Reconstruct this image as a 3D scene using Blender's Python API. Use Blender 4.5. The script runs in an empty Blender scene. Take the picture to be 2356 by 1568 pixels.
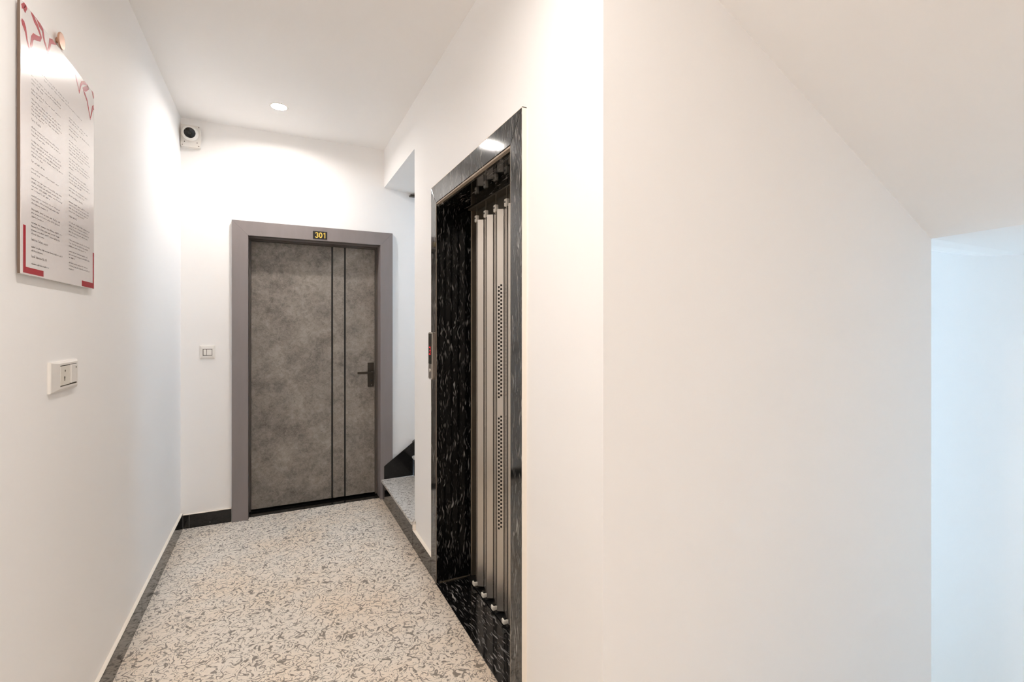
import bpy, bmesh, math, random
from mathutils import Vector, Matrix
random.seed(7)
scene = bpy.context.scene
col = scene.collection

# ------------------------------------------------------------------ camera
YAW = math.atan((1178 - 632) / 1110)
cd = bpy.data.cameras.new('camera'); cam = bpy.data.objects.new('camera', cd); col.objects.link(cam)
cd.sensor_width = 36; cd.sensor_fit = 'HORIZONTAL'; cd.lens = 1110 / 2356 * 36
cd.shift_y = -28 / 2356; cd.clip_start = 0.02
cam.location = (0, 0, 1.41); cam.rotation_euler = (math.radians(90), 0, -YAW)
scene.camera = cam
# ------------------------------------------------------------------ sky and exposure
w = bpy.data.worlds.new('overcast_sky'); scene.world = w; w.use_nodes = True
bg = w.node_tree.nodes['Background']
bg.inputs[0].default_value = (0.52, 0.76, 1.0, 1); bg.inputs[1].default_value = 4.0
vs = scene.view_settings
vs.view_transform = 'Standard'; vs.look = 'None'; vs.gamma = 1; vs.use_curve_mapping = False; vs.exposure = 1.30
scene.cycles.max_bounces = 24; scene.cycles.diffuse_bounces = 20; scene.cycles.glossy_bounces = 6
LAMPS = [(.026, 3.594), (.08, .86), (.30, -1.60)]
LAMP_W = (330.0, 535.0, 560.0)  # radiance of each downlight lens, the third an added fill
LAMP_COL = (1.0, 0.935, 0.88)
def portal(name, loc, rot, sx, sy):
    l = bpy.data.lights.new(name, 'AREA'); l.shape = 'RECTANGLE'; l.size = sx; l.size_y = sy
    l.cycles.is_portal = True
    o = bpy.data.objects.new(name, l); col.objects.link(o); o.location = loc; o.rotation_euler = rot
portal('window_portal', (3.58, 3.6, 2.1), (0, math.radians(90), 0), 1.2, 0.8)
portal('window_portal', (3.1, 4.06, 0.35), (math.radians(-90), 0, 0), 0.8, 1.5)

# ------------------------------------------------------------------ key measures
XL, XR, YB, ZC = -0.595, 0.82, 4.085, 2.90       # left wall, right wall, back wall, ceiling
YN, YS = 1.092, 3.108                             # lift shaft: near and stair side
XE = 2.596                                        # lift shaft end
YE = -3.2                                         # corridor end behind the camera
XN = 1.70                                         # right wall of the unseen lobby, widened so light reaches the shaft wall
XW = 3.60                                         # end wall of the stairwell
EL0, EL1, ELZ = 1.641, 2.579, 2.107               # lift opening

# ------------------------------------------------------------------ materials
def new_mat(name):
    m = bpy.data.materials.new(name); m.use_nodes = True
    return m, m.node_tree.nodes, m.node_tree.links, m.node_tree.nodes['Principled BSDF']
def plain(name, c, rough=0.5, metal=0.0, spec=0.5, emit=0, bump=0):
    m, n, l, b = new_mat(name)
    b.inputs['Base Color'].default_value = (*c, 1); b.inputs['Roughness'].default_value = rough
    b.inputs['Metallic'].default_value = metal; b.inputs['Specular IOR Level'].default_value = spec
    if emit:
        b.inputs['Emission Color'].default_value = (*c, 1); b.inputs['Emission Strength'].default_value = emit
    t = n.new('ShaderNodeTexNoise'); t.inputs['Scale'].default_value = 60
    if bump:
        bp = n.new('ShaderNodeBump'); bp.inputs['Strength'].default_value = bump; bp.inputs['Distance'].default_value = 0.002
        l.new(t.outputs['Fac'], bp.inputs['Height']); l.new(bp.outputs[0], b.inputs['Normal'])
    return m
def pos(n): return n.new('ShaderNodeNewGeometry').outputs['Position']
def mapping(n, l, src, scale=(1, 1, 1), rot=(0, 0, 0), loc=(0, 0, 0)):
    mp = n.new('ShaderNodeMapping'); mp.inputs['Scale'].default_value = scale
    mp.inputs['Rotation'].default_value = rot; mp.inputs['Location'].default_value = loc
    l.new(src, mp.inputs['Vector']); return mp.outputs[0]
def noise(n, l, vec, scale, detail=2, rough=.5, dist=0):
    t = n.new('ShaderNodeTexNoise'); t.inputs['Scale'].default_value = scale; t.inputs['Detail'].default_value = detail
    t.inputs['Roughness'].default_value = rough; t.inputs['Distortion'].default_value = dist
    l.new(vec, t.inputs['Vector']); return t.outputs['Fac']
def math_(n, l, op, a, b=None):
    t = n.new('ShaderNodeMath'); t.operation = op
    for i, v in enumerate((a, b)):
        if v is None: continue
        if isinstance(v, (int, float)): t.inputs[i].default_value = v
        else: l.new(v, t.inputs[i])
    return t.outputs[0]
def ramp(n, l, src, stops):
    r = n.new('ShaderNodeValToRGB'); e = r.color_ramp.elements
    while len(e) < len(stops): e.new(0.5)
    for el, (p, c) in zip(e, stops):
        el.position = p; el.color = (c, c, c, 1) if isinstance(c, (int, float)) else (*c, 1)
    l.new(src, r.inputs[0]); return r.outputs[0]
def mix(n, l, fac, a, b):
    t = n.new('ShaderNodeMix'); t.data_type = 'RGBA'
    for s, v in ((t.inputs[0], fac), (t.inputs[6], a), (t.inputs[7], b)):
        if isinstance(v, tuple): s.default_value = (*v, 1)
        elif isinstance(v, (int, float)): s.default_value = v
        else: l.new(v, s)
    return t.outputs[2]

def paint(name, c):
    m, n, l, b = new_mat(name); p = pos(n)
    f = noise(n, l, p, 1.6, 3)
    l.new(mix(n, l, f, tuple(v * .985 for v in c), c), b.inputs['Base Color'])
    b.inputs['Roughness'].default_value = .62; b.inputs['Specular IOR Level'].default_value = .3
    bp = n.new('ShaderNodeBump'); bp.inputs['Strength'].default_value = .05; bp.inputs['Distance'].default_value = .001
    l.new(noise(n, l, p, 180, 2), bp.inputs['Height']); l.new(bp.outputs[0], b.inputs['Normal'])
    return m
M = {}
M['wall'] = paint('wall_paint', (.905, .895, .885))
M['ceil'] = paint('ceiling_paint', (.91, .895, .88))
M['cream'] = paint('plaster_edge', (.86, .80, .72))

def terrazzo(name, base, warm, line):
    m, n, l, b = new_mat(name); p = pos(n)
    # worm-like dark veins: level lines of a swirling noise, broken up by masks
    def worms(scale, width, seed, cut):
        v = mapping(n, l, p, (1, 1, 1), (0, 0, seed), (seed * 3.1, seed * 1.7, 0))
        f = noise(n, l, v, scale, 1.2, .5, .9)
        d = math_(n, l, 'ABSOLUTE', math_(n, l, 'SUBTRACT', math_(n, l, 'FRACT', math_(n, l, 'MULTIPLY', f, 5.0)), .5))
        k = ramp(n, l, d, [(0, 1), (width * .55, 1), (width, 0)])
        ms = ramp(n, l, noise(n, l, v, scale * 1.7, 2, .6), [(cut - .03, 0), (cut + .03, 1)])
        return math_(n, l, 'MULTIPLY', k, ms)
    a = worms(18, .13, .3, .42); c = worms(26, .13, 1.9, .47)
    vo = n.new('ShaderNodeTexVoronoi'); vo.inputs['Scale'].default_value = 38; vo.feature = 'F1'
    l.new(mapping(n, l, p, (1, 1, 1), (0, 0, .5)), vo.inputs['Vector'])
    sep = n.new('ShaderNodeSeparateColor'); l.new(vo.outputs['Color'], sep.inputs[0])
    dots = math_(n, l, 'MULTIPLY', ramp(n, l, vo.outputs['Distance'], [(.14, 1), (.26, 0)]),
                 ramp(n, l, sep.outputs[0], [(.50, 0), (.56, 1)]))
    dk = math_(n, l, 'MAXIMUM', math_(n, l, 'MAXIMUM', a, math_(n, l, 'MULTIPLY', c, .8)), dots)
    tone = ramp(n, l, noise(n, l, p, 2.2, 3, .6), [(.42, 0), (.66, 1)])
    bs = mix(n, l, tone, base, warm)
    bs = mix(n, l, ramp(n, l, noise(n, l, p, 55, 3, .6), [(.35, .0), (.7, .30)]), bs, tuple(v * .72 for v in base))
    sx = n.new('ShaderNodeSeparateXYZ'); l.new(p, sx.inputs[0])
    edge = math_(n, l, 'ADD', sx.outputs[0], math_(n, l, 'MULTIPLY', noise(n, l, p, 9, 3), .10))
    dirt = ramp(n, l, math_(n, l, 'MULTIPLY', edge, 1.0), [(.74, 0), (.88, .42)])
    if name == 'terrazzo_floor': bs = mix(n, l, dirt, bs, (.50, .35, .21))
    l.new(mix(n, l, math_(n, l, 'MULTIPLY', dk, .76), bs, line), b.inputs['Base Color'])
    b.inputs['Roughness'].default_value = .42; b.inputs['Specular IOR Level'].default_value = .35
    return m
M['floor'] = terrazzo('terrazzo_floor', (.87, .80, .71), (.90, .77, .63), (.085, .066, .052))
M['tread'] = terrazzo('terrazzo_tread', (.64, .61, .57), (.64, .60, .55), (.15, .13, .115))

def granite(name, scale, rot=(0, 0, 0), amount=.62, bright=.30, rough=.06, spec=.5, base=.006):
    m, n, l, b = new_mat(name); p = pos(n)
    wob = n.new('ShaderNodeTexNoise'); wob.inputs['Scale'].default_value = 9
    l.new(p, wob.inputs['Vector'])
    vm = n.new('ShaderNodeVectorMath'); vm.operation = 'MULTIPLY_ADD'
    l.new(wob.outputs['Color'], vm.inputs[0]); vm.inputs[1].default_value = (.05, .05, .05); l.new(p, vm.inputs[2])
    v = mapping(n, l, vm.outputs[0], scale, rot)
    f1 = noise(n, l, v, 1.0, 1.0, .5, .3)
    fl = ramp(n, l, f1, [(amount, 0), (amount + .10, 1)])
    f2 = noise(n, l, mapping(n, l, v, (1.7, 1.7, 1.7), (0, 0, 0), (7, 3, 5)), 1.0, 1.0, .5, .3)
    fl = math_(n, l, 'MAXIMUM', fl, math_(n, l, 'MULTIPLY', ramp(n, l, f2, [(amount, 0), (amount + .10, 1)]), .6))
    fl = math_(n, l, 'MULTIPLY', fl, ramp(n, l, noise(n, l, p, 11, 2), [(.35, .15), (.65, 1)]))
    l.new(mix(n, l, fl, (base, base, base), (bright, bright * .97, bright * .93)), b.inputs['Base Color'])
    b.inputs['Roughness'].default_value = rough; b.inputs['Specular IOR Level'].default_value = spec
    return m
M['gran_v'] = granite('black_granite_upright', (95, 10, 15), (0, .14, 0), .625, .26, .06, .20, .004)
M['gran_f'] = granite('black_granite_threshold', (110, 13, 9), (0, 0, .30), .62, .40, .05, .4)
M['gran_s'] = granite('black_granite_skirting', (90, 60, 60), (0, 0, 0), .72, .08, .10)
M['gran_c'] = granite('grey_black_granite_surround', (9, 100, 15), (.12, 0, 0), .60, .30, .085, .5, .012)
M['grout'] = plain('pale_grout', (.42, .38, .33), .8)

def laminate():
    m, n, l, b = new_mat('concrete_laminate'); p = pos(n)
    big = noise(n, l, p, 7, 5, .65); mid = noise(n, l, p, 34, 5, .7, .8); fine = noise(n, l, p, 160, 3, .6)
    f = math_(n, l, 'ADD', math_(n, l, 'MULTIPLY', big, .55), math_(n, l, 'MULTIPLY', mid, .45))
    c = n.new('ShaderNodeValToRGB'); e = c.color_ramp.elements
    e[0].position = .36; e[0].color = (.115, .098, .082, 1); e[1].position = .64; e[1].color = (.34, .30, .26, 1)
    l.new(f, c.inputs[0])
    sp = ramp(n, l, noise(n, l, p, 60, 2, .5), [(.66, 0), (.74, .55)])
    cc = mix(n, l, sp, c.outputs[0], (.10, .085, .07))
    l.new(mix(n, l, ramp(n, l, fine, [(.5, 0), (.8, .5)]), cc, (.40, .36, .32)), b.inputs['Base Color'])
    b.inputs['Roughness'].default_value = .5
    bp = n.new('ShaderNodeBump'); bp.inputs['Strength'].default_value = .12; bp.inputs['Distance'].default_value = .001
    l.new(mid, bp.inputs['Height']); l.new(bp.outputs[0], b.inputs['Normal'])
    return m
M['leaf'] = laminate()
def casing():
    m, n, l, b = new_mat('grey_casing'); p = pos(n)
    f = noise(n, l, mapping(n, l, p, (6, 6, 1.2)), 2, 4, .6)
    l.new(mix(n, l, f, (.20, .175, .172), (.27, .235, .232)), b.inputs['Base Color'])
    b.inputs['Roughness'].default_value = .42
    return m
M['casing'] = casing()
M['stop'] = plain('dark_rebate', (.085, .072, .062), .45)
M['black'] = plain('black_inlay', (.008, .008, .008), .3)
M['bronze'] = plain('dark_bronze', (.045, .037, .028), .38, .6)
def steel(name, c, rough):
    m, n, l, b = new_mat(name); p = pos(n)
    f = noise(n, l, mapping(n, l, p, (60, 60, 1.0)), 1.5, 3, .6)
    l.new(mix(n, l, f, tuple(v * .9 for v in c), c), b.inputs['Base Color'])
    b.inputs['Metallic'].default_value = .85; b.inputs['Roughness'].default_value = rough
    return m
M['panel'] = steel('painted_steel_panel', (.55, .51, .465), .26)
M['shaft'] = plain('dark_shaft', (.012, .010, .008), .7)
M['header'] = plain('brown_header', (.10, .082, .058), .4, .3)
M['jambsteel'] = steel('jamb_steel', (.36, .30, .22), .35)
M['mortar'] = plain('pale_mortar', (.42, .34, .26), .6)
M['nylon'] = plain('white_nylon', (.90, .85, .76), .45)
M['plastic'] = plain('white_plastic', (.80, .77, .73), .35)
M['plastic2'] = plain('ivory_plastic', (.76, .72, .64), .35)
M['gap'] = plain('dark_gap', (.10, .085, .065), .8)  # dark brown of module gaps, socket holes, marks and screws
M['lens'] = plain('black_lens', (.004, .004, .005), .06)
M['glass'] = plain('black_glass', (.006, .007, .006), .05)
M['led'] = plain('red_led', (.55, .008, .015), .4, emit=.55)
M['brushed'] = steel('brushed_panel', (.42, .37, .33), .3)
M['chrome'] = plain('pale_bevel', (.75, .70, .64), .2, .4)
M['gold'] = plain('gold_print', (.86, .60, .12), .35, .2)
M['notice'] = plain('notice_print', (.80, .765, .76), .15, spec=.28)
M['noticeedge'] = plain('notice_edge', (.16, .11, .08), .3)
M['red'] = plain('red_print', (.42, .018, .035), .16)
M['ink'] = plain('grey_ink', (.09, .075, .072), .3)
M['copper'] = plain('copper_cap', (.55, .32, .22), .3, .5)
for i_, w_ in enumerate(LAMP_W): M['frosted%d' % i_] = plain('lamp_lens', LAMP_COL, .5, emit=w_)
M['can'] = plain('white_reflector', (.85, .84, .82), .3)
M['pane'] = None
m, n, l, b = new_mat('window_glass')
b.inputs['Base Color'].default_value = (1, 1, 1, 1); b.inputs['Roughness'].default_value = 0
b.inputs['Transmission Weight'].default_value = 1; b.inputs['IOR'].default_value = 1.01
M['pane'] = m
M['alu'] = plain('white_aluminium', (.75, .76, .77), .4)

# ------------------------------------------------------------------ builders
WL = {}
def link(name, me, mat, parent, centre):
    o = bpy.data.objects.new(name, me); col.objects.link(o)
    if mat: me.materials.append(M[mat] if isinstance(mat, str) else mat)
    WL[o.name] = Vector(centre)
    if parent: o.parent = parent; o.location = Vector(centre) - WL[parent.name]
    else: o.location = centre
    return o
def from_bm(name, bm, mat, parent=None, smooth=False):
    bmesh.ops.recalc_face_normals(bm, faces=bm.faces)
    lo = Vector((1e9,) * 3); hi = -lo
    for v in bm.verts:
        for i in range(3): lo[i] = min(lo[i], v.co[i]); hi[i] = max(hi[i], v.co[i])
    c = Vector(((lo.x + hi.x) / 2, (lo.y + hi.y) / 2, lo.z))
    for v in bm.verts: v.co -= c
    me = bpy.data.meshes.new(name); bm.to_mesh(me); bm.free()
    if smooth:
        for p in me.polygons: p.use_smooth = True
    return link(name, me, mat, parent, c)
def add_box(bm, x0, x1, y0, y1, z0, z1, bev=0, seg=2):
    r = bmesh.ops.create_cube(bm, size=1)
    for v in r['verts']:
        v.co = Vector(((x0 + x1) / 2 + v.co.x * (x1 - x0), (y0 + y1) / 2 + v.co.y * (y1 - y0), (z0 + z1) / 2 + v.co.z * (z1 - z0)))
    if bev:
        es = list({e for v in r['verts'] for e in v.link_edges})
        bmesh.ops.bevel(bm, geom=es, offset=bev, segments=seg, profile=.5, affect='EDGES')
def box(name, x0, x1, y0, y1, z0, z1, mat, parent=None, bev=0, seg=2):
    bm = bmesh.new(); add_box(bm, x0, x1, y0, y1, z0, z1, bev, seg); return from_bm(name, bm, mat, parent)
def boxes(name, lst, mat, parent=None):
    bm = bmesh.new()
    for a in lst: add_box(bm, *a)
    return from_bm(name, bm, mat, parent)
def add_prism(bm, pts, vec, bev=0):
    a = [bm.verts.new(p) for p in pts]; bq = [bm.verts.new(Vector(p) + Vector(vec)) for p in pts]
    k = len(pts); fs = [bm.faces.new(a), bm.faces.new(bq[::-1])]
    for i in range(k): fs.append(bm.faces.new((a[i], a[(i + 1) % k], bq[(i + 1) % k], bq[i])))
    if bev:
        bmesh.ops.bevel(bm, geom=list({e for f in fs for e in f.edges}), offset=bev, segments=2, profile=.5, affect='EDGES')
def prism(name, pts, vec, mat, parent=None, bev=0):
    bm = bmesh.new(); add_prism(bm, pts, vec, bev); return from_bm(name, bm, mat, parent)
def lathe(name, prof, axis, centre, mat, parent=None, n=32, smooth=True):
    """prof: (radius, along axis) pairs"""
    bm = bmesh.new(); ax = Vector(axis).normalized(); q = ax.to_track_quat('Z', 'Y'); rings = []
    for r, h in prof:
        if r < 1e-6: rings.append([bm.verts.new(Vector(centre) + ax * h)])
        else: rings.append([bm.verts.new(Vector(centre) + q @ Vector((r * math.cos(2 * math.pi * i / n), r * math.sin(2 * math.pi * i / n), h))) for i in range(n)])
    for a, c in zip(rings, rings[1:]):
        for i in range(n):
            j = (i + 1) % n
            if len(a) == 1 and len(c) == 1: continue
            if len(a) == 1: bm.faces.new((a[0], c[i], c[j]))
            elif len(c) == 1: bm.faces.new((a[i], a[j], c[0]))
            else: bm.faces.new((a[i], a[j], c[j], c[i]))
    o = from_bm(name, bm, mat, parent, smooth)
    if smooth: o.data.set_sharp_from_angle(angle=math.radians(40))
    return o
def empty(name, loc):
    o = bpy.data.objects.new(name, None); col.objects.link(o); o.location = loc; o.empty_display_size = .1
    WL[o.name] = Vector(loc); return o
def tag(o, label, cat, group=None):
    o['label'] = label; o['category'] = cat
    if group: o['group'] = group
    return o
def struct(o): o['kind'] = 'structure'; return o

# ------------------------------------------------------------------ shell
T = .14
struct(boxes('floor', [(XL - T, XR, YE, YB + .12, -.15, 0), (XR, .98, YE, YN, -.15, 0), (.98, XN, YE, -.14, -.15, 0)], 'floor'))
bm = bmesh.new()
cuts_y = sorted([YE, YB + T] + [y + d_ for _, y in LAMPS for d_ in (-.1, .1)])
def quadf(*p): bm.faces.new([bm.verts.new(v) for v in p])
for y0, y1 in zip(cuts_y, cuts_y[1:]):
    ym = (y0 + y1) / 2; hit = [p for p in LAMPS if abs(p[1] - ym) < .01]
    if not hit:
        quadf((XL - T, y0, ZC), (XR, y0, ZC), (XR, y1, ZC), (XL - T, y1, ZC)); continue
    lx, ly = hit[0]
    quadf((XL - T, y0, ZC), (lx - .1, y0, ZC), (lx - .1, y1, ZC), (XL - T, y1, ZC)); quadf((lx + .1, y0, ZC), (XR, y0, ZC), (XR, y1, ZC), (lx + .1, y1, ZC))
    N = 40; ci = []; sq = []
    for k in range(N):
        t = 2 * math.pi * k / N; c_, s_ = math.cos(t), math.sin(t); m_ = .1 / max(abs(c_), abs(s_))
        ci.append((lx + .0478 * c_, ly + .0478 * s_, ZC)); sq.append((lx + m_ * c_, ly + m_ * s_, ZC))
    for k in range(N): quadf(ci[k], ci[(k + 1) % N], sq[(k + 1) % N], sq[k])
bmesh.ops.remove_doubles(bm, verts=bm.verts, dist=1e-5)
add_box(bm, XL - T, XR, YE, YB + T, ZC + .04, ZC + .15)
struct(from_bm('ceiling', bm, 'ceil'))
struct(box('wall_left', XL - T, XL, YE, YB + T, 0, ZC, 'wall'))
# back wall with the door opening, running on past the stair to the end window
DX0, DX1, DZ = -.176, .784, 2.10
W1 = (2.7, 3.5, -.4, 1.1)
struct(boxes('wall_back', [(XL, DX0 - .03, YB, YB + T, 0, ZC), (DX0 - .03, DX1 + .03, YB, YB + T, DZ + .03, ZC), (DX1 + .03, W1[0], YB, YB + T, -1.3, 3.4),
    (W1[1], XW, YB, YB + T, -1.3, 3.4), (W1[0], W1[1], YB, YB + T, -1.3, W1[2]), (W1[0], W1[1], YB, YB + T, W1[3], 3.4)], 'wall'))
# lift shaft walls: corridor side with the lift opening, near side, stair side, end
struct(boxes('wall_right', [(XR, XR + .12, YN, EL0 - .02, -.15, ZC), (XR, XR + .12, EL1 + .02, YS, -.15, ZC), (XR, XR + .12, EL0 - .02, EL1 + .02, ELZ + .02, ZC)], 'wall'))
struct(box('wall_shaft_near', XR + .12, XE, YN, YN + .12, -1.3, 3.4, 'wall'))
struct(box('wall_shaft_end', XE - .12, XE, YN + .12, YS - .12, -1.3, 3.4, 'wall'))
struct(box('wall_shaft_stair', XR + .12, XE, YS - .12, YS, -1.3, 3.4, 'wall'))
# underside of the beam over the stair
struct(prism('wall_lintel', [(XR, YS, 2.587), (1.35, YS, 2.521), (1.35, YS, ZC), (XR, YS, ZC)], (0, YB - YS, 0), 'wall'))
# sloping underside of the upper flight in front of the shaft, then the landing soffit
zs = lambda x: 2.457 - (x - 1.278) * .4932
e0 = 2.56                                         # crease of soffit and landing at the near side
ex = lambda y: e0 + (XE - e0) * y / YN
bm = bmesh.new()
prof = [(-.1, 1.807), (.78, 1.807), (YN, 1.807), (1.14, 1.811), (1.2, 1.814), (1.315, 1.83), (1.41, 1.855), (1.507, 1.884), (1.65, 1.94), (1.85, 2.03), (2.15, 2.19), (2.6, 2.46), (3.108, 2.78), (YB, 3.3)]
a = [bm.verts.new((ex(y), y, zs(ex(y))) if y < YN else (XE, y, z)) for y, z in prof]
c = [bm.verts.new((XW + .04, y, z)) for y, z in prof]
for i in range(len(prof) - 1): bm.faces.new((a[i], a[i + 1], c[i + 1], c[i]))
g = bmesh.ops.extrude_face_region(bm, geom=list(bm.faces))
for v in g['geom']:
    if isinstance(v, bmesh.types.BMVert): v.co.z += .14
struct(from_bm('ceiling_landing', bm, 'wall'))
bm = bmesh.new()
add_prism(bm, [(XR, -.02, zs(XR)), (e0, -.02, zs(e0)), (e0, -.02, 1.807 + .3), (XR, -.02, ZC + .1)], (0, .01, 0))
vs_ = [(XR, 0, zs(XR)), (e0, 0, zs(e0)), (XE, YN + .03, zs(XE)), (XR, YN + .03, zs(XR))]
lo = [bm.verts.new(v) for v in vs_]; hi = [bm.verts.new((v[0], v[1], v[2] + .25)) for v in vs_]
bm.faces.new(lo); bm.faces.new(hi[::-1])
for i in range(4): bm.faces.new((lo[i], lo[(i + 1) % 4], hi[(i + 1) % 4], hi[i]))
struct(from_bm('ceiling_flight', bm, 'ceil'))
struct(box('wall_beam', XR, XR + .1, 0, YN, zs(XR) + .04, ZC + .1, 'wall'))
# stairwell end wall with its window, the far side of the front flight, the corridor behind the camera
W2 = (3.2, 4.0, 1.5, 2.7)
struct(boxes('wall_end', [(XW, XW + T, -.14, W2[0], -1.3, 3.4), (XW, XW + T, W2[1], YB + T, -1.3, 3.4), (XW, XW + T, W2[0], W2[1], -1.3, W2[2]), (XW, XW + T, W2[0], W2[1], W2[3], 3.4)], 'wall'))
struct(boxes('wall_flight', [(XN, XW, -.14, -.02, -1.3, 3.4), (XR, XN, -.14, -.02, 2.62, 3.4)], 'wall'))
struct(box('wall_right_near', XN, XN + T, YE, -.14, 0, ZC, 'wall'))
struct(box('ceiling_added_lobby', XR, XN + T, YE, -.14, ZC, ZC + .15, 'ceil'))  # covers the unseen lobby added to spread the fill light
struct(box('wall_stair_parapet', 1.0, XN, -.14, -.02, -1.3, 0, 'wall'))
struct(box('wall_front', XL - T, XN + T, YE - T, YE, 0, ZC, 'wall'))
struct(box('wall_light_block', -.3, .9, YB + .30, YB + .34, -.1, 2.3, 'wall'))  # unseen, added to stop light leaking in under the door
struct(boxes('wall_light_block_sides', [(-.3, -.26, YB + T, YB + .30, -.1, 2.3), (.86, .9, YB + T, YB + .30, -.1, 2.3), (-.26, .86, YB + T, YB + .30, 2.26, 2.3), (-.26, .86, YB + T, YB + .30, -.1, -.03)], 'wall'))  # sides, top and bottom of the added light block behind the door
struct(box('ceiling_light_seal', XR - .3, XW + T, -.3, YB + T, 3.4, 3.5, 'ceil'))  # unseen cover added to keep sky light out of the stairwell void
struct(box('ceiling_stair', 1.35, XW, YS, YB, 3.3, 3.4, 'ceil'))
struct(box('floor_landing', XE - .2, XW, 0, YB, -1.22, -1.07, 'floor'))
def window(name, x0, x1, y0, y1, z0, z1, along):
    r = struct(empty(name, ((x0 + x1) / 2, (y0 + y1) / 2, z0)))
    f = .045
    if along == 'x':
        fr = [(x0, x0 + f, y0, y1, z0, z1), (x1 - f, x1, y0, y1, z0, z1), (x0 + f, x1 - f, y0, y1, z0, z0 + f), (x0 + f, x1 - f, y0, y1, z1 - f, z1)]
        ym = (y0 + y1) / 2; pn = (x0 + f, x1 - f, ym - .003, ym + .003, z0 + f, z1 - f)
    else:
        fr = [(x0, x1, y0, y0 + f, z0, z1), (x0, x1, y1 - f, y1, z0, z1), (x0, x1, y0 + f, y1 - f, z0, z0 + f), (x0, x1, y0 + f, y1 - f, z1 - f, z1)]
        xm = (x0 + x1) / 2; pn = (xm - .003, xm + .003, y0 + f, y1 - f, z0 + f, z1 - f)
    boxes('window_frame', fr, 'alu', r); box('pane', *pn, 'pane', r)
window('window_1', W1[0], W1[1], YB + .05, YB + .11, W1[2], W1[3], 'x')
window('window_2', XW + .05, XW + .11, W2[0], W2[1], W2[2], W2[3], 'y')

# ------------------------------------------------------------------ skirting boards of black granite
def skirting(name, segs, axis, at, depth, h, ledge):
    """segs: cut positions along the wall; at: wall plane; depth signed thickness"""
    p = struct(empty(name, (at, segs[0], 0) if axis == 'y' else (segs[0], at, 0)))
    a0, a1 = sorted((at, at + depth))
    for s0, s1 in zip(segs, segs[1:]):
        lo_, hi_ = min(s0, s1) + .0012, max(s0, s1) - .0012
        if axis == 'y': box('granite_strip', a0, a1, lo_, hi_, 0, h, 'gran_s', p, .0012, 1)
        else: box('granite_strip', lo_, hi_, a0, a1, 0, h, 'gran_s', p, .0012, 1)
    b0, b1 = sorted((at, at + depth * .55)); lo_, hi_ = min(segs), max(segs)
    if axis == 'y':
        box('grout_line', b0, b1, lo_, hi_, 0, h - .003, 'grout', p)
        if ledge: box('plaster_ledge', a0, a1, lo_, hi_, h, h + .006, 'cream', p, .002, 1)
    else:
        box('grout_line', lo_, hi_, b0, b1, 0, h - .003, 'grout', p)
        if ledge: box('plaster_ledge', lo_, hi_, a0, a1, h, h + .006, 'cream', p, .002, 1)
skirting('baseboard_left', [YE, -1.9, -.7, .5, 1.72, 2.9, YB - .015], 'y', XL, .015, .108, True)
skirting('baseboard_back', [XL + .015, -.543, -.285], 'x', YB, -.015, .094, True)
skirting('baseboard_right', [2.674, 2.928, 3.090], 'y', XR, -.020, .104, True)
skirting('baseboard_right_near', [YN, 1.3, 1.545], 'y', XR, -.020, .104, True)

# ------------------------------------------------------------------ door 301
d = struct(empty('door_1', (.3, YB, 0)))
CF = 4.055
def casing_piece(pts): return prism('casing_board', [(x, CF, z) for x, z in pts], (0, .032, 0), 'casing', d, .0015)
casing_piece([(-.281, 0), (-.176, 0), (-.176, 2.10), (-.281, 2.206)])
casing_piece([(.784, 0), (.884, 0), (.884, 2.206), (.784, 2.10)])
casing_piece([(-.281, 2.206), (-.176, 2.10), (.784, 2.10), (.884, 2.206)])
JB = 4.205
box('jamb_lining', -.196, -.176, CF + .032, JB + .04, 0, 2.12, 'casing', d)
box('jamb_lining', .784, .804, CF + .032, JB + .04, 0, 2.12, 'casing', d)
box('head_lining', -.176, .784, CF + .032, JB + .04, 2.10, 2.12, 'casing', d)
for (x0, x1, z0, z1) in ((-.176, -.163, .012, 2.10), (.766, .784, .012, 2.10), (-.163, .766, 2.083, 2.10)):
    box('door_stop', x0, x1, JB - .022, JB + .03, z0, z1, 'stop', d, .001, 1)
box('rebate_seal', -.176, -.1735, CF + .012, CF + .04, .0, 2.10, 'stop', d)
box('rebate_seal', -.1735, .784, CF + .012, CF + .04, 2.0975, 2.10, 'stop', d)
box('threshold', -.176, .784, 4.105, JB + .14, -.02, .004, 'gran_s', d)
lf = box('door_leaf', -.162, .765, JB + .012, JB + .05, .022, 2.082, 'black', d)
for x0, x1 in ((-.162, .4165), (.4305, .5165), (.5305, .765)):
    box('leaf_panel', x0, x1, JB, JB + .011, .022, 2.082, 'leaf', lf, .001, 1)
hd = empty('door_handle', (.731, JB, .92)); hd.parent = d; hd.location = WL['door_handle'] - WL['door_1']
box('backplate', .705, .757, JB - .009, JB - .0002, .920, 1.124, 'bronze', hd, .004, 3)
lathe('spindle', [(.0, -.05), (.010, -.05), (.010, -.009)], (0, 1, 0), (.740, JB, 1.042), 'bronze', hd, 20)
box('lever', .615, .750, JB - .060, JB - .046, 1.033, 1.052, 'bronze', hd, .004, 3)
lathe('keyhole', [(.0, -.0115), (.008, -.0115), (.008, -.009)], (0, 1, 0), (.737, JB, .975), 'black', hd, 16)
lathe('screw', [(.0, -.0105), (.0025, -.0105), (.003, -.009)], (0, 1, 0), (.737, JB, .935), 'chrome', hd, 10)
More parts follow.
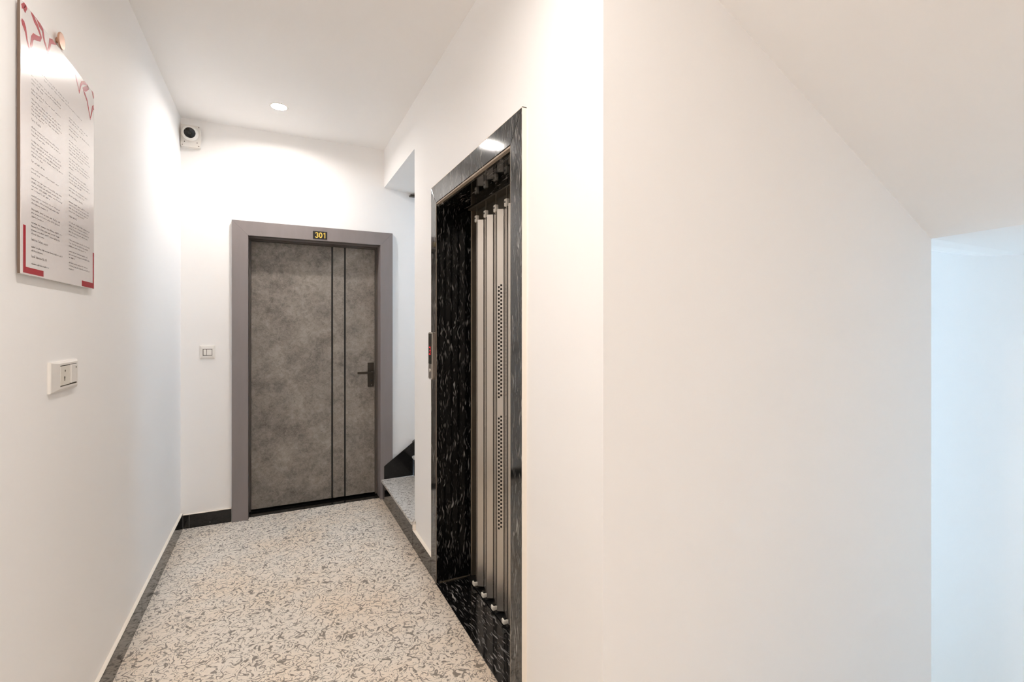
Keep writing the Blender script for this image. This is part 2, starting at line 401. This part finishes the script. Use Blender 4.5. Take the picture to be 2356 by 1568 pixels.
# number plate
def text_obj(name, s, size, mat, parent, loc, rot, extrude=.0004, offset=0, sx=1):
    cu = bpy.data.curves.new(name, 'FONT'); cu.body = s; cu.size = size; cu.extrude = extrude; cu.offset = offset
    cu.align_x = 'CENTER'; cu.align_y = 'CENTER'
    t = bpy.data.objects.new(name, cu); col.objects.link(t)
    dg = bpy.context.evaluated_depsgraph_get(); me = bpy.data.meshes.new_from_object(t.evaluated_get(dg)); bpy.data.objects.remove(t)
    me.transform(Matrix.Rotation(0, 4, 'X') @ Matrix.Diagonal((sx, 1, 1, 1)))
    R = rot.to_matrix().to_4x4() if hasattr(rot, 'to_matrix') else rot
    me.transform(R); me.materials.clear()
    return link(name, me, mat, parent, loc)
from mathutils import Euler
npl = empty('number_plate', (.319, CF, 2.112)); tag(npl, 'small black plate with gold digits 301 on grey door frame', 'sign')
plt = box('plate', .267, .371, CF - .004, CF - .0001, 2.112, 2.172, 'black', npl, .001, 1)
def stroke(bm, pts, wd, y, closed=False):
    P_ = [Vector(p) for p in pts]; k = len(P_); L_ = []
    for i in range(k):
        a_ = P_[(i - 1) % k] if closed or i else P_[i]; b_ = P_[(i + 1) % k] if closed or i < k - 1 else P_[i]
        t = (b_ - a_).normalized(); nn = Vector((-t.y, t.x)) * wd
        L_.append((bm.verts.new((P_[i].x + nn.x, y, P_[i].y + nn.y)), bm.verts.new((P_[i].x - nn.x, y, P_[i].y - nn.y))))
    for i in range(k if closed else k - 1): bm.faces.new((L_[i][0], L_[i][1], L_[(i + 1) % k][1], L_[(i + 1) % k][0]))
arc = lambda cx_, cz_, rx, rz, a0, a1, n_=14: [(cx_ + rx * math.cos(math.radians(a0 + (a1 - a0) * i / n_)), cz_ + rz * math.sin(math.radians(a0 + (a1 - a0) * i / n_))) for i in range(n_ + 1)]
for cxd, strokes in ((.294, [(arc(0, .0095, .0085, .0085, 165, -90), 0), (arc(0, -.0095, .0095, .0095, 90, -165), 0)]),
                     (.323, [(arc(0, 0, .0092, .0185, 0, 346, 26), 1)]), (.351, [([(.003, .0215), (.003, -.0215)], 0), ([(-.0075, .011), (.0, .0165), (.003, .0195)], 0)])):
    bm = bmesh.new()
    for pts_, cl in strokes: stroke(bm, [(cxd + x_, 2.142 + z_) for x_, z_ in pts_], .0036, CF - .0046, bool(cl))
    g = bmesh.ops.extrude_face_region(bm, geom=list(bm.faces))
    for v in g['geom']:
        if isinstance(v, bmesh.types.BMVert): v.co.y += .0005
    from_bm('digit', bm, 'gold', plt)

# ------------------------------------------------------------------ staircase going up beside the door
st = tag(empty('staircase', (.80, 3.6, 0)), 'speckled stone steps with black granite risers climbing beside the grey door', 'staircase')
R_, G_ = .1665, .256
cuts = [3.09, 3.44, 4.044]
for i in range(8):
    x = .80 + G_ * i; z = R_ * i
    ys = cuts if i == 0 else [YS + .002, 4.044]
    for y0, y1 in zip(ys, ys[1:]):
        box('riser', x, x + .018, y0 + .0008, y1 - .0008, z + .001, z + R_ - .018, 'gran_s', st, .001, 1)
    y0 = 3.075 if i == 0 else YS + .002
    if i < 7:
        box('tread', x - .012, x + .06 if i == 0 else x + G_ + .017, y0 if i else 3.112, 4.05 if i == 0 else 4.044, z + R_ - .018, z + R_, 'tread', st, .002, 1) if i else \
        prism('tread', [(x - .012, 3.072, R_ - .018), (XR - .0005, 3.072, R_ - .018), (XR - .0005, 3.11, R_ - .018), (x + G_ + .017, 3.11, R_ - .018), (x + G_ + .017, 4.044, R_ - .018), (x - .012, 4.05, R_ - .018)], (0, 0, .018), 'tread', st, .0015)
box('plaster_return', .8005, XR - .001, 3.074, 3.1075, .112, R_ - .019, 'cream', st)
bm = bmesh.new()
pts = []
for i in range(8):
    x = .818 + G_ * i
    pts += [(x, YS + .002, R_ * i if i else .001), (x, YS + .002, R_ * (i + 1) - .019)]
pts += [(2.63, YS + .002, R_ * 8 - .019), (2.63, YS + .002, R_ * 8 - .2), (1.1, YS + .002, .001)]
add_prism(bm, pts, (0, 4.043 - YS - .002, 0))
from_bm('stair_body', bm, 'wall', st)
box('landing_slab', 2.632, XW - .002, YS + .002, YB - .002, R_ * 8 - .15, R_ * 8, 'tread', st)
# stepped skirting against the back wall (in front of the door casing)
sl = .73
for x0, x1 in ((.813, 1.0548), (1.0562, 1.311), (1.3122, 1.567), (1.5682, 1.82)):
    i = round((x0 - .80) / G_); zb = R_ * (i + 1) + .0005
    t0 = .272 + (x0 - .813) * sl; t1 = .272 + (x1 - .813) * sl
    prism('stair_skirting', [(x0, 4.046, zb), (x1, 4.046, zb), (x1, 4.046, t1), (x0, 4.046, t0)], (0, .0085 if x0 < .85 else .038, 0), 'gran_s', st, .001)
box('skirting_backing', .886, 1.0548, 4.0551, 4.0845, R_ + .001, .30, 'gran_s', st)
# flight down in front of the shaft
sd = tag(empty('descending_stair', (.98, .5, -1.07)), 'speckled stone steps going down below the sloping stair ceiling', 'staircase')
for i in range(6):
    x = .98 + .26 * i; z = -.165 * (i + 1)
    box('step', x, x + .26, .0, YN - .002, z - .16, z, 'tread', sd, .002, 1)

# ------------------------------------------------------------------ lift: granite surround, threshold, folding door
su = struct(empty('trim_1', (.81, 2.11, 0)))
XF = .80
def slab(pts, mat='gran_c'):   # pts (y,z)
    return prism('granite_slab', [(XF, y, z) for y, z in pts], (.0195, 0, 0), mat, su, .0012)
O0, O1, OZ = 1.548, 2.672, 2.209
slab([(EL1, 0.002), (O1, 0.002), (O1, OZ - .001), (EL1, ELZ - .001)])
slab([(O0, 0.002), (EL0, 0.002), (EL0, ELZ - .001), (O0, OZ - .001)])
slab([(EL1, ELZ), (O1, OZ), (2.178, OZ), (2.178, ELZ)])
slab([(2.177, ELZ), (2.177, OZ), (O0, OZ), (EL0, ELZ)])
box('painted_edge', XF + .0008, XR, O0 - .002, O0 - .0001, 0.002, OZ + .004, 'cream', su)
box('painted_edge', XF + .0008, XR, O0 - .002, O1, OZ + .0005, OZ + .003, 'cream', su)
# reveals
box('granite_reveal', XF + .020, 1.006, EL1 - .0, EL1 + .018, 0.004, 2.088, 'gran_v', su, .001, 1)
box('granite_reveal', XF + .020, 1.006, EL0 - .018, EL0, 0.004, 2.088, 'gran_v', su, .001, 1)
box('granite_soffit', XF + .020, 1.030, EL0 - .018, EL1 + .018, 2.089, ELZ + .015, 'gran_v', su, .001, 1)
box('granite_edge', XF + .0028, XF + .0199, EL1 - .0012, EL1 - .0001, .004, 2.088, 'gran_v', su)
box('mortar_edge', XF + .0004, XF + .0027, EL1 - .0012, EL1 - .0001, .004, 2.10, 'mortar', su)
box('mortar_edge', XF + .003, XF + .020, EL0, EL0 + .007, .004, 2.10, 'mortar', su)
box('mortar_edge', XF + .003, XF + .020, EL0, EL1, 2.0985, 2.106, 'mortar', su)
box('granite_threshold', XF, 1.12, EL0 - .018, EL1 + .018, -.03, .003, 'gran_f', su)
box('mortar_joint', XF + .021, 1.0, EL1 - .005, EL1, .0031, .008, 'jambsteel', su)
struct(boxes('wall_shaft_lining', [(1.10, 1.14, EL0 - .2, EL1 + .2, -.1, 2.4), (1.007, 1.10, EL1 + .03, EL1 + .2, -.1, 2.4), (1.007, 1.10, EL0 - .2, EL0 - .03, -.1, 2.4)], 'shaft'))
ld = tag(empty('folding_lift_gate', (1.0, 2.11, 0)), 'folding grey metal lift gate of upright zigzag panels inside the black granite opening', 'lift gate')
box('jamb_strip', 1.006, 1.05, EL1 - .012, EL1 + .02, .004, 2.085, 'jambsteel', ld, .002, 1)
box('jamb_strip', 1.006, 1.05, EL0 - .02, EL0 + .012, .004, 2.085, 'jambsteel', ld, .002, 1)
box('header_plate', 1.045, 1.06, EL0 - .02, EL1 + .02, 1.99, 2.088, 'header', ld)
box('floor_track', .975, 1.02, EL0 + .013, EL1 - .013, .0032, .008, 'black', ld)
box('head_track', .985, 1.035, EL0 + .013, EL1 - .013, 2.080, 2.088, 'header', ld)
PT, PB = 1.998, .030
def sheet(name, p, q, z0, z1, mat, th=.0022, hem=.010):
    """an upright folded sheet from plan point p to q, with short returned edges so it has depth"""
    dx, dy = q[0] - p[0], q[1] - p[1]; L = math.hypot(dx, dy); nx, ny = -dy / L, dx / L      # normal
    if nx < 0: nx, ny = -nx, -ny                                                              # into the shaft
    bm = bmesh.new()
    prof = [(p[0] + nx * hem, p[1] + ny * hem), p, q, (q[0] + nx * hem, q[1] + ny * hem)]
    inn = [(p[0] + nx * hem + dx / L * th, p[1] + ny * hem + dy / L * th), (p[0] + (nx + dx / L) * th, p[1] + (ny + dy / L) * th),
           (q[0] + (nx - dx / L) * th, q[1] + (ny - dy / L) * th), (q[0] + nx * hem - dx / L * th, q[1] + ny * hem - dy / L * th)]
    add_prism(bm, [(*v, z0) for v in prof + inn[::-1]], (0, 0, z1 - z0), .0006)
    return from_bm(name, bm, mat, ld)
def holed_sheet(p, q, z0, z1):
    """flat strip with two staggered columns of square holes, real openings"""
    dx, dy = q[0] - p[0], q[1] - p[1]; th = .002; L = math.hypot(dx, dy); nx, ny = -dy / L, dx / L
    if nx < 0: nx, ny = -nx, -ny
    cols = [(0, .16, None), (.16, .40, 0), (.40, .50, None), (.50, .76, .5), (.76, 1, None)]
    pitch = .0186; hh = .0098
    bm = bmesh.new()
    def quad(u0, u1, a, b_):
        v = [bm.verts.new((p[0] + dx * u, p[1] + dy * u, z)) for u, z in ((u0, a), (u1, a), (u1, b_), (u0, b_))]; bm.faces.new(v)
    for u0, u1, off in cols:
        if off is None: quad(u0, u1, z0, z1); continue
        zc = z0
        for g0, nrow in ((.425, 30), (1.070, 30)):
            s = g0 + off * pitch
            for r in range(nrow):
                a = s + r * pitch
                quad(u0, u1, zc, a); zc = a + hh
        quad(u0, u1, zc, z1)
    bmesh.ops.remove_doubles(bm, verts=bm.verts, dist=1e-6)
    g = bmesh.ops.extrude_face_region(bm, geom=list(bm.faces))
    for v in g['geom']:
        if isinstance(v, bmesh.types.BMVert): v.co.x += nx * th; v.co.y += ny * th
    return from_bm('perforated_panel', bm, 'panel', ld)
P = .127
for k in range(-1, 7):
    y = 2.415 - P * k
    p, q = (.981, y), (1.008, y - .019)
    if k >= 0:
        if k == 2: o = holed_sheet(p, q, PB - .006, PT)
        else: o = sheet('door_panel', p, q, PB - .006, PT, 'panel', hem=.004)
    if k < 6:
        p2, q2 = (1.010, y - .021), (.987, y - .098)
        if k == -1: p2 = (1.002, y - .048)
        sheet('folding_panel', p2, q2, PB, PT - .004, 'panel', hem=.012)
        cx_, cy_ = q2[0] + .004, q2[1] + .012
        # nylon guide with pin on top, roller at the foot
        gd = box('top_guide', cx_ - .006, cx_ + .012, cy_ - .012, cy_ + .016, PT - .004, PT + .032, 'nylon', ld, .004, 2)
        lathe('guide_pin', [(0, -.0075), (.005, -.0075), (.005, -.0055)], (1, 0, 0), (cx_, cy_ + .003, PT + .016), 'black', gd, 12)
        lathe('pivot_rod', [(.004, 0), (.004, .052)], (0, 0, 1), (cx_ + .004, cy_, PT + .03), 'header', ld, 10)
        rl = box('foot_roller', cx_ - .022, cx_ + .008, cy_ - .016, cy_ + .012, .010, .034, 'nylon', ld, .006, 2)
        box('roller_bracket', cx_ - .014, cx_ + .010, cy_ - .040, cy_ + .012, .0085, .012, 'black', ld)
        box('roller_cap', cx_ - .016, cx_ + .006, cy_ - .012, cy_ + .008, .0342, .040, 'black', ld)
# call panel on the jamb slab
cp = tag(empty('lift_call_panel', (.79, 2.622, 1.13)), 'slim vertical lift call panel with red display on granite jamb', 'call panel')
def rrect(y0, y1, z0, z1, r, n=5):
    pts = []
    for cy, cz, a0 in ((y1 - r, z1 - r, 0), (y0 + r, z1 - r, 90), (y0 + r, z0 + r, 180), (y1 - r, z0 + r, 270)):
        for i in range(n + 1):
            t = math.radians(a0 + 90 * i / n); pts.append((cy + r * math.cos(t), cz + r * math.sin(t)))
    return pts
Y0, Y1, Z0, Z1 = 2.590, 2.656, 1.128, 1.392
prism('housing', [(.784, y, z) for y, z in rrect(Y0, Y1, Z0, Z1, .012)], (.0155, 0, 0), 'brushed', cp)
prism('bevel_rim', [(.780, y, z) for y, z in rrect(Y0, Y1, Z0, Z1, .012)], (.0039, 0, 0), 'chrome', cp)
dgl = box('display_glass', .7788, .7799, Y0 + .004, Y1 - .003, 1.215, 1.384, 'glass', cp)
bpl = box('button_plate', .7788, .7799, Y0 + .004, Y1 - .003, 1.136, 1.2135, 'brushed', cp)
lathe('call_button', [(0, -.003), (.009, -.003), (.010, 0)], (1, 0, 0), (.7787, 2.623, 1.178), 'chrome', bpl, 20)
bm = bmesh.new()
DOT = {'3': ['111', '001', '011', '001', '111']}
for r, row in enumerate(DOT['3']):
    for c_, ch in enumerate(row):
        if ch == '1': add_box(bm, .7782, .7787, 2.638 - c_ * .010 - .007, 2.638 - c_ * .010, 1.310 - r * .0095 - .0062, 1.310 - r * .0095)
from_bm('red_digit', bm, 'led', dgl)

# ------------------------------------------------------------------ notice on the left wall
nt = tag(empty('wall_notice', (-.59, 1.94, 1.552)), 'tall white printed notice with red corner bars on the left wall', 'notice')
NX = -.583; NY0, NY1, NZ0, NZ1 = 1.663, 2.219, 1.552, 2.256
pl = box('notice_panel', NX - .006, NX, NY0, NY1, NZ0, NZ1, 'notice', nt, .0006, 1)
box('panel_edge', NX - .0062, NX - .0012, NY0 - .0022, NY0 - .0001, NZ0, NZ1, 'noticeedge', nt)
box('spacer', XL + .0002, NX - .0061, 1.75, 1.80, 1.60, 2.2, 'plastic', nt); box('spacer', XL + .0002, NX - .0061, 2.08, 2.13, 1.60, 2.2, 'plastic', nt)
lathe('stud', [(.008, .0), (.008, .009), (.024, .009), (.025, .012), (.0235, .0135), (0, .0135)], (1, 0, 0), (XL + .0005, 1.925, 2.286), 'copper', nt, 32)
PX = NX + .0004
def bar(y0, y1, z0, z1): return box('corner_bar', PX - .0003, PX, y0, y1, z0, z1, 'red', nt)
bar(NY0 + .012, NY0 + .026, NZ0 + .004, 1.680); bar(NY0 + .0262, 1.797, NZ0 + .004, NZ0 + .020)
bar(NY1 - .012, NY1 - .001, NZ0 + .002, 1.682); bar(2.098, NY1 - .0122, NZ0 + .002, NZ0 + .021)
# red line ornaments, (y, z) on the panel
def ribbon(path, width, name='red_ornament'):
    pts = [Vector(p) for p in path]
    bm = bmesh.new(); prev = None
    for i, p in enumerate(pts):
        a = pts[max(i - 1, 0)]; b_ = pts[min(i + 1, len(pts) - 1)]
        t = (b_ - a); t.normalize(); nrm = Vector((-t.y, t.x)); w_ = (width[i] if isinstance(width, list) else width) * .72
        cur = [bm.verts.new((PX, min(max(q_.x, NY0 + .001), NY1 - .001), min(q_.y, NZ1 - .001))) for q_ in (p + nrm * w_, p - nrm * w_)]   # stays on the panel
        if prev: bm.faces.new((prev[0], prev[1], cur[1], cur[0]))
        prev = cur
    g = bmesh.ops.extrude_face_region(bm, geom=list(bm.faces))
    for v in g['geom']:
        if isinstance(v, bmesh.types.BMVert): v.co.x -= .0003
    return from_bm(name, bm, 'red', nt)
ribbon([(1.6655, 2.2373), (1.6751, 2.2436), (1.6832, 2.2522), (1.6903, 2.2628), (1.6925, 2.2502), (1.687, 2.2431), (1.6816, 2.2343)], .008)
ribbon([(1.6666, 2.2036), (1.6751, 2.1997), (1.6848, 2.1914), (1.6914, 2.1811), (1.698, 2.1656), (1.7125, 2.1489), (1.7228, 2.1711), (1.7274, 2.1886), (1.7366, 2.1981), (1.7544, 2.2032), (1.7738, 2.211), (1.7812, 2.221), (1.7714, 2.229), (1.7574, 2.2386), (1.7425, 2.2433), (1.7297, 2.2529), (1.7205, 2.2635)],
       [.006, .013, .011, .006, .005, .008, .008, .009, .011, .010, .009, .008, .007, .009, .010, .010, .006])
ribbon([(1.7366, 2.2627), (1.7574, 2.2585), (1.7738, 2.2491), (1.7912, 2.2454), (1.7975, 2.2298), (1.8052, 2.2189), (1.8266, 2.2017), (1.8379, 2.2265), (1.8433, 2.2428), (1.8603, 2.2511), (1.8883, 2.2617)], [.005, .009, .010, .009, .008, .006, .008, .008, .011, .012, .004])
ribbon([(1.9285, 2.2327), (1.9498, 2.2284), (1.9748, 2.2422), (2.0071, 2.2473), (2.0321, 2.2437), (2.0449, 2.2339), (2.0579, 2.2176), (2.0737, 2.1952), (2.0862, 2.2241), (2.0989, 2.239), (2.123, 2.2506), (2.1544, 2.2576), (2.1612, 2.2512), (2.1305, 2.2315), (2.1118, 2.2231), (2.1248, 2.2134), (2.1496, 2.199), (2.1612, 2.1802), (2.181, 2.149), (2.1971, 2.1811), (2.2052, 2.1983), (2.2176, 2.2034)],
       [.003, .004, .004, .004, .004, .004, .005, .006, .006, .008, .010, .009, .010, .012, .010, .007, .006, .005, .007, .006, .009, .012])
ribbon([(2.195, 2.2647), (2.2042, 2.2532), (2.2176, 2.2365)], [.004, .008, .009])
# lines of small print: letters and words as flat ink
bm = bmesh.new()
def textline(y0, y1, z, hgt):
    y = y0
    while y < y1:
        wl = random.uniform(.010, .034); e = min(y + wl, y1)
        while y < e - .001:
            lw = random.uniform(.0016, .0034); top = hgt * random.choice((.62, .62, .7, 1.0)); k = random.random()
            add = []
            add.append((y, y + .0010, z, z + top))
            if k < .6: add.append((y + .001, y + lw, z + top - .0011, z + top))
            if k > .3: add.append((y + .001, y + lw, z, z + .0011))
            if k > .5: add.append((y + lw, y + lw + .0009, z, z + top * .8))
            for a in add:
                v = [bm.verts.new((PX, yy, zz)) for yy, zz in ((a[0], a[2]), (a[1], a[2]), (a[1], a[3]), (a[0], a[3]))]; bm.faces.new(v)
            y += lw + .0022
        y += .0045
for c0, c1, ztop in ((1.722, 1.935, 2.085), (1.984, 2.178, 2.075)):
    z = ztop
    while z > 1.590:
        hd_ = random.random() < .22
        if hd_:
            textline(c0, c0 + random.uniform(.06, .12), z, .0062); z -= .019
        for j in range(random.choice((1, 2, 2, 3, 4))):
            if z < 1.590: break
            textline(c0, c1 - random.uniform(0, .03), z, .0046); z -= .0098
        textline(c0, c0 + random.uniform(.04, .15), z, .0046); z -= .0165
textline(1.73, 1.98, 2.118, .0046); textline(1.80, 2.10, 2.108, .0046)
o = from_bm('small_print', bm, 'ink', nt); o['kind'] = 'stuff'

# ------------------------------------------------------------------ switch and socket plates
sk = tag(empty('switch_socket_plate', (XL, 1.968, 1.22)), 'white plate with a socket and a rocker switch below the wall notice', 'switch plate')
def frustum_frame(name, par, ax, plane, sgn, a0, a1, z0, z1, i0, i1, iz0, iz1, th, mat):
    """bevelled plate frame: outer edge on the wall, raised, with an inner opening"""
    bm = bmesh.new()
    def ring(s0, s1, q0, q1, d):
        return [bm.verts.new((plane + sgn * d, s, q) if ax == 'x' else (s, plane + sgn * d, q)) for s, q in ((s0, q0), (s1, q0), (s1, q1), (s0, q1))]
    e = th * .55
    R = [ring(a0, a1, z0, z1, .0002), ring(a0, a1, z0, z1, th * .55), ring(a0 + e * .4, a1 - e * .4, z0 + e * .4, z1 - e * .4, th * .7),
         ring(i0 - .006, i1 + .006, iz0 - .006, iz1 + .006, th), ring(i0, i1, iz0, iz1, th), ring(i0, i1, iz0, iz1, th * .4)]
    for p_, q_ in zip(R, R[1:]):
        for i in range(4):
            j = (i + 1) % 4; bm.faces.new((p_[i], p_[j], q_[j], q_[i]))
    bm.faces.new(R[-1]); bm.faces.new(R[0])
    return from_bm(name, bm, mat, par)
# the plate stands 12 mm off the wall
frustum_frame('cover_frame', sk, 'x', XL, 1, 1.860, 2.072, 1.219, 1.311, 1.918, 2.055, 1.233, 1.298, .0115, 'plastic')
skt = box('socket_insert', XL + .006, XL + .0112, 1.922, 1.996, 1.236, 1.295, 'plastic2', sk, .001, 1)
for yy, zz, rr in ((1.957, 1.280, .0035), (1.953, 1.259, .0045), (1.953, 1.252, .003)):
    lathe('socket_hole', [(0, .0116), (rr, .0116), (rr, .0111)], (1, 0, 0), (XL, yy, zz), 'gap', skt, 14)
rck = box('rocker', XL + .006, XL + .0140, 2.000, 2.051, 1.238, 1.296, 'plastic', sk, .0015, 2)
lathe('rocker_mark', [(0, .0144), (.003, .0144), (.003, .0139)], (1, 0, 0), (XL, 2.040, 1.286), 'gap', rck, 12)
box('module_gap', XL + .0055, XL + .0095, 1.9175, 2.0555, 1.2325, 1.2985, 'gap', sk)
sw = tag(empty('light_switch', (-.433, YB, 1.195)), 'small square white light switch on the back wall beside the door frame', 'switch')
frustum_frame('cover_frame', sw, 'y', YB, -1, -.481, -.388, 1.195, 1.291, -.462, -.404, 1.217, 1.266, .011, 'plastic')
box('module_gap', -.4625, -.4035, YB - .0095, YB - .004, 1.2165, 1.2665, 'gap', sw)
box('blank_module', -.458, -.440, YB - .0115, YB - .004, 1.221, 1.262, 'plastic', sw, .001, 1)
prism('rocker', [(-.437, YB - .004, 1.221), (-.437, YB - .016, 1.221), (-.437, YB - .011, 1.262), (-.437, YB - .004, 1.262)], (.030, 0, 0), 'plastic', sw, .0008)

# ------------------------------------------------------------------ security camera in the corner
sc = tag(empty('security_camera', (-.53, YB, 2.69)), 'white eyeball security camera on a square base high in the corner', 'security camera')
bbx = prism('base_box', [(x, YB - .0005, z) for x, z in rrect(-.590, -.472, 2.688, 2.842, .010)], (0, -.042, 0), 'plastic', sc, .003)
ctr = Vector((-.530, 4.02, 2.775)); dirv = Vector((.05, -1, -.22)).normalized()
lathe('collar', [(.062, -.030), (.062, -.012), (.056, -.004), (.050, .0)], (.0, -1, -.05), (-.531, 4.045, 2.775), 'plastic', sc, 36)
prof = [(.050 * math.sin(t), .050 * math.cos(t)) for t in [math.pi - i * (math.pi - .66) / 14 for i in range(14)]] + [(.0335, .0395)]
eyb = lathe('eyeball', [(max(r, 0), h) for r, h in prof], dirv, ctr, 'plastic', sc, 36)
lathe('lens_window', [(.0335, .036), (.0345, .041), (.032, .0425), (.024, .040), (.0, .037)], dirv, ctr, 'lens', eyb, 32)
lathe('lens_dome', [(.012, .0375), (.012, .0412), (.008, .0425), (0, .043)], dirv, ctr, 'glass', eyb, 24)  # small black glass dome in the middle of the lens
for x, z in ((-.580, 2.699), (-.482, 2.699), (-.567, 2.722), (-.492, 2.722), (-.482, 2.832)):
    lathe('screw', [(0, .0435), (.0032, .0435), (.0032, .042)], (0, -1, 0), (x, YB, z), 'gap', bbx, 10)

# ------------------------------------------------------------------ ceiling downlights
def downlight(x, y, label, lens):
    t = tag(empty('downlight', (x, y, ZC)), label, 'downlight')
    lathe('reflector_can', [(.0475, -.0005), (.046, .012), (.0, .0125)], (0, 0, 1), (x, y, ZC), 'can', t, 40)
    lathe('trim_ring', [(.0470, .0), (.0480, -.003), (.051, -.004), (.056, -.0025), (.0575, -.0003)], (0, 0, 1), (x, y, ZC), 'plastic', t, 40)
    lathe('lamp_lens', [(0, .0095), (.042, .0095), (.0425, .0115)], (0, 0, 1), (x, y, ZC), lens, t, 40, False)
downlight(*LAMPS[0], 'round ceiling downlight near the door wall', 'frosted0')
downlight(*LAMPS[1], 'round ceiling downlight in front of the lift wall corner', 'frosted1')
downlight(*LAMPS[2], 'round ceiling downlight added behind the camera as fill light', 'frosted2')  # unseen third lamp, added to even out light on corridor and shaft wall

# small dark fitting at the top of the stair wall
fx = tag(empty('stair_fitting', (1.12, YB, 2.535)), 'small dark fitting at the top of the stair wall under the beam', 'fitting')
box('fitting_body', 1.030, 1.26, YB - .05, YB - .0005, 2.533, 2.546, 'bronze', fx, .002, 2)
